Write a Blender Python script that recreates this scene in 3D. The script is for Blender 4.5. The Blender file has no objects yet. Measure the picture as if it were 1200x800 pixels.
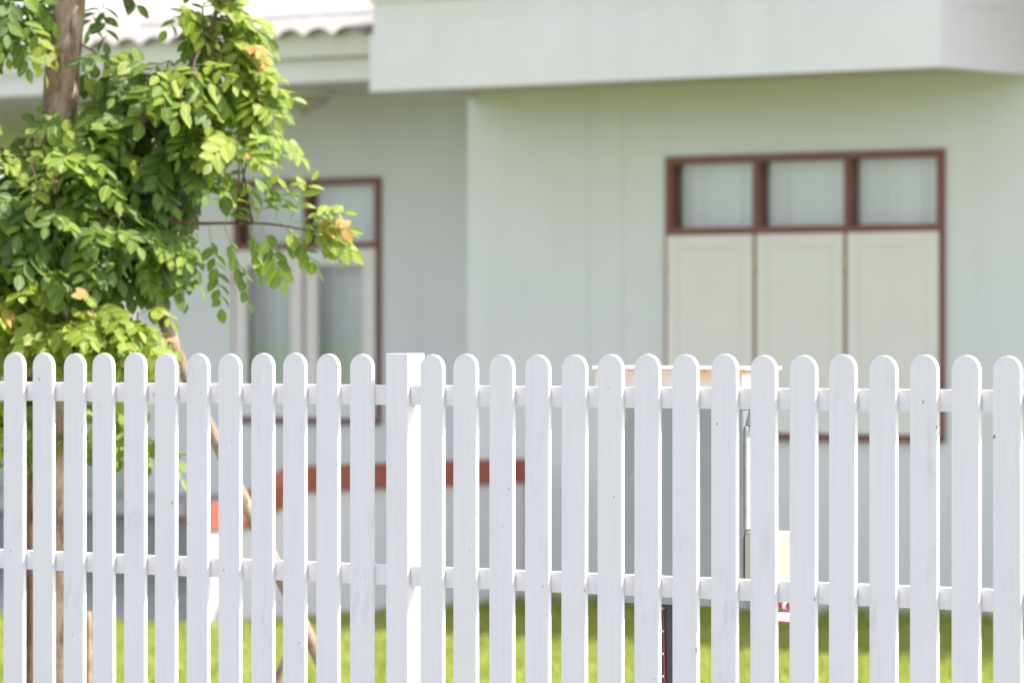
import bpy, bmesh, math, random
import numpy as np
from mathutils import Vector, Matrix

# ------------------------------------------------------------------ camera
F = 5200.0                       # focal length in photo pixels (1200 wide)
TH = math.atan(F * 1.483e-4)     # the fence and house run at this angle to the picture
C, S = math.cos(TH), math.sin(TH)
H = 1.5                          # eye height
HY = 396.0                       # horizon row of the photo
scene = bpy.context.scene
col = scene.collection

cam_d = bpy.data.cameras.new('camera')
cam = bpy.data.objects.new('camera', cam_d)
col.objects.link(cam)
cam.location = (0, 0, H)
cam.rotation_euler = (math.pi / 2, 0, TH)
cam_d.sensor_width = 36
cam_d.lens = F * 36 / 1200
cam_d.shift_y = -(400 - HY) / 1200
cam_d.clip_start = 0.1
cam_d.clip_end = 6000
cam_d.dof.use_dof = True
cam_d.dof.focus_distance = 11.2
cam_d.dof.aperture_fstop = 4.2
cam_d.dof.aperture_blades = 9
scene.camera = cam

# ------------------------------------------------------------------ sun and sky
SUN = Vector((1.5, 1.0, 2.2)).normalized()      # towards the sun
sun_d = bpy.data.lights.new('sun', 'SUN')
sun_d.energy = 4.2
sun_d.angle = math.radians(0.53)
sun_d.color = (1.0, 0.94, 0.84)
sun = bpy.data.objects.new('sun', sun_d)
col.objects.link(sun)
sun.location = (10, 10, 30)
sun.rotation_euler = (-SUN).to_track_quat('-Z', 'Y').to_euler()

world = bpy.data.worlds.new('World')
scene.world = world
world.use_nodes = True
wn = world.node_tree
wn.nodes.clear()
sky = wn.nodes.new('ShaderNodeTexSky')
sky.sky_type = 'NISHITA'
sky.sun_disc = False
sky.sun_elevation = math.asin(SUN.z)
sky.sun_rotation = math.atan2(SUN.x, SUN.y)
sky.air_density = 1.0
sky.dust_density = 1.5
sky.ozone_density = 3.0
hs = wn.nodes.new('ShaderNodeHueSaturation')
hs.inputs['Saturation'].default_value = 0.31      # thin milky haze, as the white sky in the photo
bg = wn.nodes.new('ShaderNodeBackground')
bg.inputs['Strength'].default_value = 0.15
wo = wn.nodes.new('ShaderNodeOutputWorld')
wn.links.new(sky.outputs[0], hs.inputs['Color'])
wn.links.new(hs.outputs[0], bg.inputs['Color'])
wn.links.new(bg.outputs[0], wo.inputs['Surface'])

vs = scene.view_settings
scene.display_settings.display_device = 'sRGB'
vs.view_transform = 'Standard'
vs.look = 'None'
vs.gamma = 1.0
vs.use_curve_mapping = False
vs.exposure = 1.40
scene.cycles.use_denoising = True
scene.cycles.max_bounces = 8
scene.cycles.transparent_max_bounces = 16

rng = random.Random(7)
nrg = np.random.default_rng(11)


# ------------------------------------------------------------------ helpers
def ray(px, py):
    u = (px - 600) / F
    return Vector((-S + C * u, C + S * u, (HY - py) / F))


def at_y(px, py, Y):
    """world point seen at a photo pixel on the plane y = Y"""
    d = ray(px, py)
    return Vector((0, 0, H)) + d * (Y / d.y)


def at_z(px, py, Z):
    """world point seen at a photo pixel at distance Z along the view axis"""
    return Vector((0, 0, H)) + ray(px, py) * Z


def xat(px, Y):
    return at_y(px, HY, Y).x


def project(p):
    z = -p[0] * S + p[1] * C
    return 600 + F * (p[0] * C + p[1] * S) / z, HY - F * (p[2] - H) / z, z


def tag(o, label=None, cat=None, group=None, kind=None):
    if label: o['label'] = label
    if cat: o['category'] = cat
    if group: o['group'] = group
    if kind: o['kind'] = kind
    return o


def empty(name, loc=(0, 0, 0), label=None, cat=None, group=None):
    o = bpy.data.objects.new(name, None)
    o.empty_display_size = 0.1
    o.location = loc
    col.objects.link(o)
    return tag(o, label, cat, group)


class MB:
    def __init__(s):
        s.v, s.f, s.mi, s.sm = [], [], [], []

    def add(s, vs_, fs, mi=0, smooth=False):
        b = len(s.v)
        s.v += [tuple(p) for p in vs_]
        s.f += [tuple(i + b for i in f) for f in fs]
        s.mi += [mi] * len(fs)
        s.sm += [smooth] * len(fs)
        return s

    def box(s, x0, x1, y0, y1, z0, z1, mi=0, bev=0.0):
        if bev <= 0:
            v = [(x, y, z) for z in (z0, z1) for y in (y0, y1) for x in (x0, x1)]
            f = [(0, 2, 3, 1), (4, 5, 7, 6), (0, 1, 5, 4), (2, 6, 7, 3), (0, 4, 6, 2), (1, 3, 7, 5)]
            return s.add(v, f, mi)
        bm = bmesh.new()
        bmesh.ops.create_cube(bm, size=1)
        for w in bm.verts:
            w.co = Vector(((x0 + x1) / 2 + w.co.x * (x1 - x0), (y0 + y1) / 2 + w.co.y * (y1 - y0),
                           (z0 + z1) / 2 + w.co.z * (z1 - z0)))
        bmesh.ops.bevel(bm, geom=bm.edges[:], offset=bev, segments=2, affect='EDGES', profile=0.5)
        bm.verts.index_update()
        s.add([w.co[:] for w in bm.verts], [[w.index for w in f.verts] for f in bm.faces], mi)
        bm.free()
        return s

    def prism(s, poly, axis, a0, a1, mi=0):
        """poly: 2D points; axis 'x' -> poly is (y,z), 'y' -> (x,z), 'z' -> (x,y)"""
        n = len(poly)

        def mk(p, a):
            return {'x': (a, p[0], p[1]), 'y': (p[0], a, p[1]), 'z': (p[0], p[1], a)}[axis]
        v = [mk(p, a0) for p in poly] + [mk(p, a1) for p in poly]
        f = [tuple(range(n)), tuple(range(2 * n - 1, n - 1, -1))]
        f += [(i, i + n, (i + 1) % n + n, (i + 1) % n) for i in range(n)]
        return s.add(v, f, mi)

    def tube(s, pts, rad, seg=8, mi=0, caps=True, warp=None):
        pts = [Vector(p) for p in pts]
        n = len(pts)
        if not hasattr(rad, '__len__'):
            rad = [rad] * n
        up = Vector((0.31, 0.95, 0.11)).normalized()
        v, f = [], []
        for i, p in enumerate(pts):
            t = (pts[min(i + 1, n - 1)] - pts[max(i - 1, 0)]).normalized()
            a = t.cross(up)
            if a.length < 1e-3:
                a = t.cross(Vector((1, 0, 0)))
            a.normalize()
            b = t.cross(a).normalized()
            up = (-b) if False else up
            for k in range(seg):
                an = 2 * math.pi * k / seg
                r = rad[i] * (warp(i, an) if warp else 1)
                v.append(p + a * (math.cos(an) * r) + b * (math.sin(an) * r))
        for i in range(n - 1):
            for k in range(seg):
                k2 = (k + 1) % seg
                f.append((i * seg + k, i * seg + k2, (i + 1) * seg + k2, (i + 1) * seg + k))
        if caps:
            f.append(tuple(range(seg - 1, -1, -1)))
            f.append(tuple(range((n - 1) * seg, n * seg)))
        return s.add(v, f, mi, True)

    def mesh(s, name, mats):
        me = bpy.data.meshes.new(name)
        me.from_pydata(s.v, [], s.f)
        for m in (mats if isinstance(mats, (list, tuple)) else [mats]):
            me.materials.append(m)
        me.polygons.foreach_set('material_index', s.mi)
        me.polygons.foreach_set('use_smooth', s.sm)
        bm = bmesh.new()
        bm.from_mesh(me)
        bmesh.ops.recalc_face_normals(bm, faces=bm.faces[:])
        bm.to_mesh(me)
        bm.free()
        me.update()
        return me

    def build(s, name, mats, parent=None):
        return link(name, s.mesh(name, mats), parent)


def link(name, me, parent=None, loc=None):
    o = bpy.data.objects.new(name, me)
    col.objects.link(o)
    if parent is not None:
        o.parent = parent
        # parents sit unrotated at their own base point: keep world coordinates of the mesh
        o.matrix_parent_inverse = Matrix.Translation(-world_loc(parent))
    if loc is not None:
        o.location = loc
    return o


def world_loc(o):
    p = o.location.copy()
    q = o.parent
    if q is not None and o.type == 'EMPTY':
        return p
    return p if q is None else Vector((0, 0, 0))


# ------------------------------------------------------------------ materials
class N:
    def __init__(s, name):
        s.m = bpy.data.materials.new(name)
        s.m.use_nodes = True
        s.t = s.m.node_tree
        s.b = s.t.nodes['Principled BSDF']
        s.out = s.t.nodes['Material Output']

    def n(s, typ, **kw):
        x = s.t.nodes.new(typ)
        for k, v in kw.items():
            if k in x.inputs.keys():
                x.inputs[k].default_value = v
            else:
                setattr(x, k, v)
        return x

    def l(s, a, b):
        s.t.links.new(a, b)

    def coords(s, scale=(1, 1, 1), rnd=False):
        tc = s.n('ShaderNodeTexCoord')
        mp = s.n('ShaderNodeMapping')
        mp.inputs['Scale'].default_value = scale
        s.l(tc.outputs['Object'], mp.inputs['Vector'])
        if rnd:
            oi = s.n('ShaderNodeObjectInfo')
            m = s.n('ShaderNodeVectorMath', operation='SCALE')
            m.inputs[0].default_value = (37.1, 11.3, 53.7)
            s.l(oi.outputs['Random'], m.inputs['Scale'])
            s.l(m.outputs[0], mp.inputs['Location'])
        return mp.outputs[0]

    def noise(s, co, scale, detail=4, rough=0.55):
        x = s.n('ShaderNodeTexNoise', Scale=scale, Detail=detail, Roughness=rough)
        s.l(co, x.inputs['Vector'])
        return x.outputs['Fac']

    def ramp(s, fac, stops):
        r = s.n('ShaderNodeValToRGB')
        e = r.color_ramp.elements
        while len(e) < len(stops):
            e.new(0.5)
        for el, (p, c) in zip(e, stops):
            el.position = p
            el.color = (*c, 1) if len(c) == 3 else c
        s.l(fac, r.inputs[0])
        return r.outputs[0]

    def mix(s, fac, a, b, blend='MIX'):
        x = s.n('ShaderNodeMix', data_type='RGBA', blend_type=blend)
        for i, val in ((0, fac), (6, a), (7, b)):
            if hasattr(val, 'node'):
                s.l(val, x.inputs[i])
            else:
                x.inputs[i].default_value = val if i == 0 else (*val, 1)
        return x.outputs[2]

    def bump(s, h, strength=0.2, dist=0.01):
        x = s.n('ShaderNodeBump', Strength=strength, Distance=dist)
        s.l(h, x.inputs['Height'])
        s.l(x.outputs[0], s.b.inputs['Normal'])
        return x

    def base(s, colr):
        if hasattr(colr, 'node'):
            s.l(colr, s.b.inputs['Base Color'])
        else:
            s.b.inputs['Base Color'].default_value = (*colr, 1)
        return s

    def rough(s, r, spec=0.5):
        s.b.inputs['Roughness'].default_value = r
        s.b.inputs['Specular IOR Level'].default_value = spec
        return s


def paint(name, c, var=0.06, rough=0.55, scale=3.0, bump=0.05, spec=0.4, streak=0.0):
    k = N(name)
    co = k.coords()
    a = k.noise(co, scale, 6, 0.6)
    lo = tuple(x * (1 - var) for x in c)
    hi = tuple(min(1, x * (1 + var)) for x in c)
    cc = k.ramp(a, [(0.3, lo), (0.7, hi)])
    if streak:
        s1 = k.noise(k.coords((5, 5, 0.35)), 1.0, 6, 0.65)
        s2 = k.noise(k.coords((0.8, 0.8, 0.8)), 1.0, 4, 0.6)
        w = k.n('ShaderNodeMath', operation='MULTIPLY')
        k.l(k.ramp(s1, [(0.42, (0, 0, 0)), (0.75, (1, 1, 1))]), w.inputs[0])
        k.l(k.ramp(s2, [(0.35, (0, 0, 0)), (0.7, (streak, streak, streak))]), w.inputs[1])
        cc = k.mix(w.outputs[0], cc, tuple(x * 0.62 for x in c))
    k.base(cc).rough(rough, spec)
    if bump:
        k.bump(k.noise(co, 90, 3), bump, 0.002)
    return k.m


def fence_paint():
    k = N('white_fence_paint')
    co = k.coords((1, 1, 1), rnd=True)
    grain_co = k.coords((120, 120, 3.0), rnd=True)
    grain = k.noise(grain_co, 1.0, 5, 0.6)
    basec = k.ramp(grain, [(0.25, (0.69, 0.675, 0.685)), (0.5, (0.735, 0.72, 0.73)), (0.8, (0.755, 0.74, 0.75))])
    blot = k.noise(co, 4.0, 5, 0.65)
    basec = k.mix(k.ramp(blot, [(0.45, (0, 0, 0)), (0.8, (0.35, 0.35, 0.35))]), basec, (0.66, 0.645, 0.66))
    # grey smudges: grain lines showing through the thin coat
    sm_co = k.coords((38, 38, 9), rnd=True)
    sm = k.noise(sm_co, 1.0, 6, 0.7)
    where = k.noise(co, 3.1, 2, 0.5)
    w = k.n('ShaderNodeMath', operation='MULTIPLY')
    k.l(k.ramp(sm, [(0.50, (0, 0, 0)), (0.70, (1, 1, 1))]), w.inputs[0])
    k.l(k.ramp(where, [(0.50, (0, 0, 0)), (0.70, (0.5, 0.5, 0.5))]), w.inputs[1])
    basec = k.mix(w.outputs[0], basec, (0.47, 0.46, 0.46))
    # a few chips down to the wood
    ch_co = k.coords((70, 70, 34), rnd=True)
    vo = k.n('ShaderNodeTexNoise', Scale=1.0, Detail=2.0)
    k.l(ch_co, vo.inputs['Vector'])
    w2 = k.n('ShaderNodeMath', operation='MULTIPLY')
    k.l(k.ramp(vo.outputs['Fac'], [(0.735, (0, 0, 0)), (0.75, (1, 1, 1))]), w2.inputs[0])
    k.l(k.ramp(k.noise(co, 5.3, 1), [(0.55, (0, 0, 0)), (0.6, (1, 1, 1))]), w2.inputs[1])
    basec = k.mix(w2.outputs[0], basec, (0.25, 0.17, 0.09))
    k.base(basec).rough(0.5, 0.35)
    k.bump(grain, 0.12, 0.0015)
    return k.m


def bark(name, a, b, c):
    k = N(name)
    co = k.coords((1, 1, 0.35))
    n1 = k.noise(co, 26, 8, 0.7)
    n2 = k.noise(k.coords((1, 1, 1)), 7, 4, 0.6)
    cc = k.ramp(n1, [(0.3, a), (0.5, b), (0.72, c)])
    cc = k.mix(k.ramp(n2, [(0.45, (0, 0, 0)), (0.7, (0.7, 0.7, 0.7))]), cc, tuple(x * 1.15 for x in c))
    n3 = k.noise(k.coords((1, 1, 0.16)), 34, 3, 0.5)
    cc = k.mix(k.ramp(n3, [(0.30, (0.85, 0.85, 0.85)), (0.40, (0, 0, 0))]), cc, tuple(x * 0.6 for x in a))
    k.base(cc).rough(0.9, 0.2)
    k.bump(n1, 0.9, 0.02)
    return k.m


def leaf_mat(name, c1, c2, trans):
    k = N(name)
    geo = k.n('ShaderNodeNewGeometry')
    oi = k.n('ShaderNodeObjectInfo')
    add = k.n('ShaderNodeMath', operation='ADD')
    k.l(geo.outputs['Random Per Island'], add.inputs[0])
    k.l(oi.outputs['Random'], add.inputs[1])
    fr = k.n('ShaderNodeMath', operation='FRACT')
    k.l(add.outputs[0], fr.inputs[0])
    cc = k.ramp(fr.outputs[0], [(0, c1), (1, c2)])
    uv = k.n('ShaderNodeUVMap')
    sx = k.n('ShaderNodeSeparateXYZ')
    k.l(uv.outputs[0], sx.inputs[0])
    ab = k.n('ShaderNodeMath', operation='ABSOLUTE')
    k.l(sx.outputs['Y'], ab.inputs[0])
    cc = k.mix(k.ramp(ab.outputs[0], [(0.0, (0.55, 0.55, 0.55)), (0.05, (0, 0, 0))]), cc,
               tuple(min(1, x * 1.7 + 0.02) for x in c2))
    # side veins: u - 0.6|v| stripes
    ma = k.n('ShaderNodeMath', operation='MULTIPLY_ADD')
    ma.inputs[1].default_value = -0.75
    k.l(ab.outputs[0], ma.inputs[0])
    k.l(sx.outputs['X'], ma.inputs[2])
    sn = k.n('ShaderNodeMath', operation='SINE')
    mu = k.n('ShaderNodeMath', operation='MULTIPLY')
    mu.inputs[1].default_value = 52.0
    k.l(ma.outputs[0], mu.inputs[0])
    k.l(mu.outputs[0], sn.inputs[0])
    k.base(cc).rough(0.42, 0.45)
    bp = k.bump(sn.outputs[0], 0.35, 0.0025)
    tr = k.n('ShaderNodeBsdfTranslucent')
    bri = k.mix(1.0, cc, (1.35, 1.5, 0.7), 'MULTIPLY')
    k.l(bri, tr.inputs['Color'])
    mx = k.n('ShaderNodeMixShader')
    mx.inputs[0].default_value = trans
    k.l(k.b.outputs[0], mx.inputs[1])
    k.l(tr.outputs[0], mx.inputs[2])
    k.l(mx.outputs[0], k.out.inputs['Surface'])
    return k.m


def glass_mat():
    k = N('window_glass')
    k.t.nodes.remove(k.b)
    tr = k.n('ShaderNodeBsdfTransparent', Color=(0.93, 0.95, 0.95, 1))
    gl = k.n('ShaderNodeBsdfGlossy', Roughness=0.02)
    lw_ = k.n('ShaderNodeLayerWeight')
    po = k.n('ShaderNodeMath', operation='POWER')
    po.inputs[1].default_value = 5.0
    k.l(lw_.outputs['Facing'], po.inputs[0])
    fz = k.n('ShaderNodeMath', operation='MULTIPLY_ADD')     # Schlick, the same from both sides of the pane
    fz.inputs[1].default_value = 0.95
    fz.inputs[2].default_value = 0.08
    k.l(po.outputs[0], fz.inputs[0])
    mx = k.n('ShaderNodeMixShader')
    k.l(fz.outputs[0], mx.inputs[0])
    k.l(tr.outputs[0], mx.inputs[1])
    k.l(gl.outputs[0], mx.inputs[2])
    k.l(mx.outputs[0], k.out.inputs['Surface'])
    return k.m


def curtain_mat():
    k = N('lace_curtain')
    co = k.coords((1, 1, 1))
    v = k.n('ShaderNodeTexVoronoi', Scale=70.0)
    k.l(co, v.inputs['Vector'])
    cc = k.ramp(v.outputs['Distance'], [(0.1, (0.90, 0.89, 0.90)), (0.6, (0.78, 0.78, 0.82))])
    k.base(cc).rough(0.9, 0.1)
    tr = k.n('ShaderNodeBsdfTranslucent', Color=(0.7, 0.7, 0.72, 1))
    mx = k.n('ShaderNodeMixShader')
    mx.inputs[0].default_value = 0.12
    k.l(k.b.outputs[0], mx.inputs[1])
    k.l(tr.outputs[0], mx.inputs[2])
    k.l(mx.outputs[0], k.out.inputs['Surface'])
    return k.m


def lawn_soil():
    k = N('lawn_ground')
    co = k.coords()
    a = k.noise(co, 1.1, 6, 0.6)
    b = k.noise(co, 30, 4, 0.7)
    cc = k.ramp(a, [(0.3, (0.11, 0.18, 0.03)), (0.7, (0.17, 0.23, 0.04))])
    cc = k.mix(k.ramp(b, [(0.45, (0, 0, 0)), (0.75, (0.5, 0.5, 0.5))]), cc, (0.10, 0.075, 0.04))
    k.base(cc).rough(0.95, 0.1)
    k.bump(b, 0.6, 0.03)
    return k.m


def grass_mat():
    k = N('grass_blades')
    geo = k.n('ShaderNodeNewGeometry')
    co = k.coords()
    big = k.noise(co, 0.9, 4, 0.6)
    c1 = k.ramp(geo.outputs['Random Per Island'], [(0.0, (0.20, 0.29, 0.045)), (0.6, (0.35, 0.39, 0.08)), (0.93, (0.48, 0.46, 0.12)), (1.0, (0.52, 0.45, 0.20))])
    cc = k.mix(k.ramp(big, [(0.35, (0, 0, 0)), (0.7, (0.55, 0.55, 0.55))]), c1, (0.46, 0.44, 0.10))
    k.base(cc).rough(0.6, 0.3)
    tr = k.n('ShaderNodeBsdfTranslucent')
    k.l(cc, tr.inputs['Color'])
    mx = k.n('ShaderNodeMixShader')
    mx.inputs[0].default_value = 0.4
    k.l(k.b.outputs[0], mx.inputs[1])
    k.l(tr.outputs[0], mx.inputs[2])
    k.l(mx.outputs[0], k.out.inputs['Surface'])
    return k.m


def concrete(name, c, sc=2.0):
    k = N(name)
    co = k.coords()
    a = k.noise(co, sc, 7, 0.65)
    b = k.noise(co, 45, 4, 0.7)
    cc = k.ramp(a, [(0.25, tuple(x * 0.78 for x in c)), (0.75, tuple(min(1, x * 1.15) for x in c))])
    k.base(cc).rough(0.85, 0.25)
    k.bump(b, 0.35, 0.006)
    return k.m


def roof_mat():
    k = N('fibre_cement_roof')
    co = k.coords()
    a = k.noise(co, 2.3, 7, 0.7)
    b = k.noise(co, 14, 5, 0.7)
    cc = k.ramp(a, [(0.3, (0.25, 0.225, 0.215)), (0.7, (0.33, 0.31, 0.30))])
    cc = k.mix(k.ramp(b, [(0.5, (0, 0, 0)), (0.75, (0.6, 0.6, 0.6))]), cc, (0.13, 0.11, 0.105))
    k.base(cc).rough(0.9, 0.2)
    k.bump(b, 0.3, 0.01)
    return k.m


def rusty(name, c, amount, top_z):
    """painted sheet metal, rust creeping from its top seam"""
    k = N(name)
    co = k.coords()
    base_ = k.ramp(k.noise(co, 5, 5), [(0.3, tuple(x * 0.92 for x in c)), (0.7, tuple(min(1, x * 1.05) for x in c))])
    st_co = k.coords((9, 9, 4.0))
    st = k.noise(st_co, 1.0, 5, 0.65)
    sx = k.n('ShaderNodeSeparateXYZ')
    tc = k.n('ShaderNodeTexCoord')
    k.l(tc.outputs['Object'], sx.inputs[0])
    mr = k.n('ShaderNodeMapRange')
    mr.inputs['From Min'].default_value = top_z - 0.05
    mr.inputs['From Max'].default_value = top_z
    k.l(sx.outputs['Z'], mr.inputs['Value'])
    m = k.n('ShaderNodeMath', operation='MULTIPLY')
    k.l(mr.outputs[0], m.inputs[0])
    k.l(k.ramp(st, [(0.34, (0, 0, 0)), (0.55, (1, 1, 1))]), m.inputs[1])
    m2 = k.n('ShaderNodeMath', operation='MULTIPLY')
    k.l(m.outputs[0], m2.inputs[0])
    m2.inputs[1].default_value = amount
    cc = k.mix(m2.outputs[0], base_, (0.60, 0.25, 0.02))
    sp = k.noise(k.coords((12, 12, 3)), 1.0, 5, 0.7)
    cc = k.mix(k.ramp(sp, [(0.63, (0, 0, 0)), (0.72, (0.5, 0.5, 0.5))]), cc, (0.55, 0.33, 0.10))
    k.base(cc).rough(0.5, 0.4)
    return k.m


M = {
    'fence': fence_paint(),
    'wall': paint('pale_grey_green_wall_paint', (0.685, 0.68, 0.70), 0.03, 0.8, 1.3, 0.08, 0.2, 0.3),
    'white': paint('white_trim_paint', (0.73, 0.695, 0.735), 0.03, 0.6, 2.0, 0.04, 0.4, 0.3),
    'cream_trim': paint('cream_trim_paint', (0.68, 0.65, 0.60), 0.04, 0.7, 2.0, 0.04),
    'ceiling': paint('ceiling_paint', (0.63, 0.57, 0.53), 0.03, 0.85, 2.0, 0.03, 0.2),
    'frame': paint('red_brown_window_paint', (0.19, 0.068, 0.055), 0.12, 0.45, 6.0, 0.04),
    'casement': paint('cream_casement_paint', (0.72, 0.68, 0.67), 0.03, 0.5, 4.0, 0.03),
    'terracotta': paint('terracotta_paint', (0.36, 0.10, 0.062), 0.10, 0.6, 8.0, 0.1),
    'brass': paint('brass', (0.42, 0.30, 0.12), 0.1, 0.4, 5.0, 0),
    'dark': paint('room_paint', (0.45, 0.45, 0.45), 0.1, 0.9, 1.0, 0),
    'riser': concrete('grey_cement_riser', (0.27, 0.28, 0.29), 3),
    'porch': concrete('pale_cement_porch', (0.42, 0.42, 0.42), 2),
    'drive': concrete('concrete_drive', (0.30, 0.30, 0.30), 1.5),
    'road': concrete('asphalt_road', (0.10, 0.10, 0.10), 0.8),
    'paving': concrete('grey_paving', (0.17, 0.165, 0.165), 1.0),
    'kerb': concrete('concrete_kerb', (0.42, 0.41, 0.39), 3),
    'garden_wall': concrete('pale_garden_wall', (0.42, 0.45, 0.46), 1.2),
    'lawn': lawn_soil(), 'grass': grass_mat(), 'roof': roof_mat(),
    'glass': glass_mat(), 'curtain': curtain_mat(),
    'bark': bark('tree_bark', (0.10, 0.055, 0.04), (0.36, 0.24, 0.17), (0.58, 0.45, 0.35)),
    'twig': bark('twig_bark', (0.06, 0.035, 0.022), (0.12, 0.075, 0.05), (0.2, 0.13, 0.09)),
    'pole': bark('prop_pole_wood', (0.12, 0.075, 0.05), (0.27, 0.18, 0.13), (0.45, 0.34, 0.26)),
    'cabinet': rusty('grey_cabinet_paint', (0.19, 0.215, 0.22), 0.0, 1.43),
    'cabinet_lid': rusty('rusty_white_lid_paint', (0.52, 0.53, 0.50), 1.0, 1.419),
    'metal': paint('grey_metal', (0.32, 0.33, 0.33), 0.25, 0.45, 20, 0.05),
    'beige': paint('beige_plastic', (0.30, 0.285, 0.24), 0.05, 0.45, 4, 0),
    'blackpost': paint('black_post_paint', (0.025, 0.025, 0.03), 0.3, 0.4, 40, 0.05),
    'mottled': paint('mottled_white_metal', (0.31, 0.31, 0.295), 0.22, 0.5, 28, 0.1),
    'red': paint('red_plastic', (0.36, 0.035, 0.02), 0.05, 0.4, 4, 0),
    'lamp': paint('opal_lamp_cover', (0.48, 0.42, 0.33), 0.03, 0.4, 4, 0),
    'leaf': leaf_mat('leaf_mature', (0.075, 0.125, 0.026), (0.120, 0.185, 0.040), 0.36),
    'leaf_mid': leaf_mat('leaf_mid', (0.110, 0.180, 0.025), (0.170, 0.245, 0.035), 0.40),
    'leaf_young': leaf_mat('leaf_young', (0.17, 0.245, 0.025), (0.28, 0.325, 0.05), 0.42),
    'leaf_bronze': leaf_mat('leaf_bronze', (0.36, 0.27, 0.05), (0.42, 0.22, 0.08), 0.35),
}

# ------------------------------------------------------------------ ground
YF = 8.93            # front face of the pickets
YH = 20.0            # front wall of the house
YR = 21.45           # recessed porch wall
DX = -15.33          # right face of the porch parapet

g = MB()
g.add([(-1500, -1500, -0.03), (1500, -1500, -0.03), (1500, 2500, -0.03), (-1500, 2500, -0.03)], [(0, 1, 2, 3)])
tag(g.build('ground', M['lawn']), kind='structure')
lw = MB().box(-30, 12, 8.2, YH + 0.1, -0.025, 0.0).build('lawn', M['lawn'])
tag(lw, kind='structure')
tag(MB().box(-30, DX - 0.14, 17.3, YH - 0.03, -0.02, 0.02, bev=0.008).build('concrete_slab', M['drive']), kind='structure')  # driveway in front of the porch
tag(MB().box(-9.5, -4.5, 8.2, YH - 0.03, -0.02, 0.015, bev=0.008).build('concrete_slab', M['drive']), kind='structure')  # unseen slab added to bounce sunlight onto the canopy side and window wall
tag(MB().box(-60, 40, -9.0, 6.4, -0.028, -0.008).build('road', M['road']), kind='structure')
tag(MB().box(-60, 40, 6.4, 6.55, -0.028, 0.12, bev=0.015).build('kerb', M['kerb']), kind='structure')
tag(MB().box(-60, 40, 6.55, 8.2, -0.028, 0.10).build('pavement', M['paving']), kind='structure')


def grass(name, regions, seed):
    r = np.random.default_rng(seed)
    P = []
    for (x0, x1, y0, y1, dens) in regions:
        n = int((x1 - x0) * (y1 - y0) * dens)
        p = np.empty((n, 2))
        p[:, 0] = r.uniform(x0, x1, n)
        p[:, 1] = r.uniform(y0, y1, n)
        P.append(p)
    P = np.concatenate(P)
    n = len(P)
    h = r.uniform(0.028, 0.062, n) * (1 + 0.35 * np.sin(P[:, 0] * 3.1) * np.sin(P[:, 1] * 2.7 + 1))
    near = np.exp(-(np.abs(P[:, 1] - (YH - 0.12)) / 0.22) ** 2)
    h *= 1 + 0.8 * near
    w = r.uniform(0.0022, 0.0042, n)
    a = r.uniform(0, 2 * np.pi, n)
    bd = r.uniform(0, 2 * np.pi, n)
    lean = r.uniform(0.1, 0.75, n) * h
    bx, by = np.cos(a) * w, np.sin(a) * w
    lx, ly = np.cos(bd) * lean, np.sin(bd) * lean
    V = np.zeros((n, 5, 3))
    V[:, 0, 0] = P[:, 0] - bx; V[:, 0, 1] = P[:, 1] - by
    V[:, 1, 0] = P[:, 0] + bx; V[:, 1, 1] = P[:, 1] + by
    V[:, 2, 0] = P[:, 0] + bx * .8 + lx * .3; V[:, 2, 1] = P[:, 1] + by * .8 + ly * .3; V[:, 2, 2] = h * .6
    V[:, 3, 0] = P[:, 0] - bx * .8 + lx * .3; V[:, 3, 1] = P[:, 1] - by * .8 + ly * .3; V[:, 3, 2] = h * .6
    V[:, 4, 0] = P[:, 0] + lx; V[:, 4, 1] = P[:, 1] + ly; V[:, 4, 2] = h
    V[:, :, 2] -= 0.003
    me = bpy.data.meshes.new(name)
    me.vertices.add(n * 5)
    me.vertices.foreach_set('co', V.reshape(-1))
    b = (np.arange(n) * 5)[:, None]
    quad = (b + np.array([0, 1, 2, 3])).astype(np.int32)
    tri = (b + np.array([3, 2, 4])).astype(np.int32)
    loops = np.concatenate([quad, tri], 1).reshape(-1)
    me.loops.add(len(loops))
    me.loops.foreach_set('vertex_index', loops)
    st = np.empty(n * 2, np.int32)
    st[0::2] = np.arange(n) * 7
    st[1::2] = np.arange(n) * 7 + 4
    me.polygons.add(n * 2)
    me.polygons.foreach_set('loop_start', st)
    me.materials.append(M['grass'])
    me.update(calc_edges=True)
    me.validate()
    o = link(name, me)
    return o


gr = grass('grass', [(DX + 0.02, -9.52, 14.0, YH - 0.02, 1500), (-24, DX - 0.02, 13.6, 17.28, 1100),
                     (-20, -9.52, 9.05, 14.0, 260)], 5)
tag(gr, 'short sunlit yellow green lawn grass between the fence and the house', 'grass', kind='stuff')

# ------------------------------------------------------------------ the house
house = empty('house', (-15.0, YH, 0), 'single storey pale grey green house with red brown windows behind the fence', 'house')

XL = xat(548, YH)            # left corner of the front wing
XR = -7.0
w1 = (xat(782, YH), xat(1108, YH))
w1z = (at_y(1000, 516.5, YH).z, at_y(950, 179, YH).z)
w2 = (xat(276, YR), xat(447, YR))
w2z = (at_y(430, 497, YR).z, at_y(360, 210, YR).z)
WT = 3.55


def wall_with_hole(name, x0, x1, y0, y1, z0, z1, hole, mat, joints=()):
    hx0, hx1, hz0, hz1 = hole
    m = MB()
    xs = [x0] + [j for j in joints] + [hx0]
    for i in range(len(xs) - 1):
        gap = 0.0025
        a = xs[i] + (gap if i > 0 else 0)
        b = xs[i + 1] - (gap if i < len(xs) - 2 else 0)
        m.box(a, b, y0, y1, z0, z1)
    for j in joints:
        m.box(j - gap, j + gap, y0 + 0.003, y1 - 0.001, z0, z1)
    m.box(hx1, x1, y0, y1, z0, z1)
    m.box(hx0, hx1, y0, y1, z0, hz0)
    m.box(hx0, hx1, y0, y1, hz1, z1)
    return m.build(name, mat, house)


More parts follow.
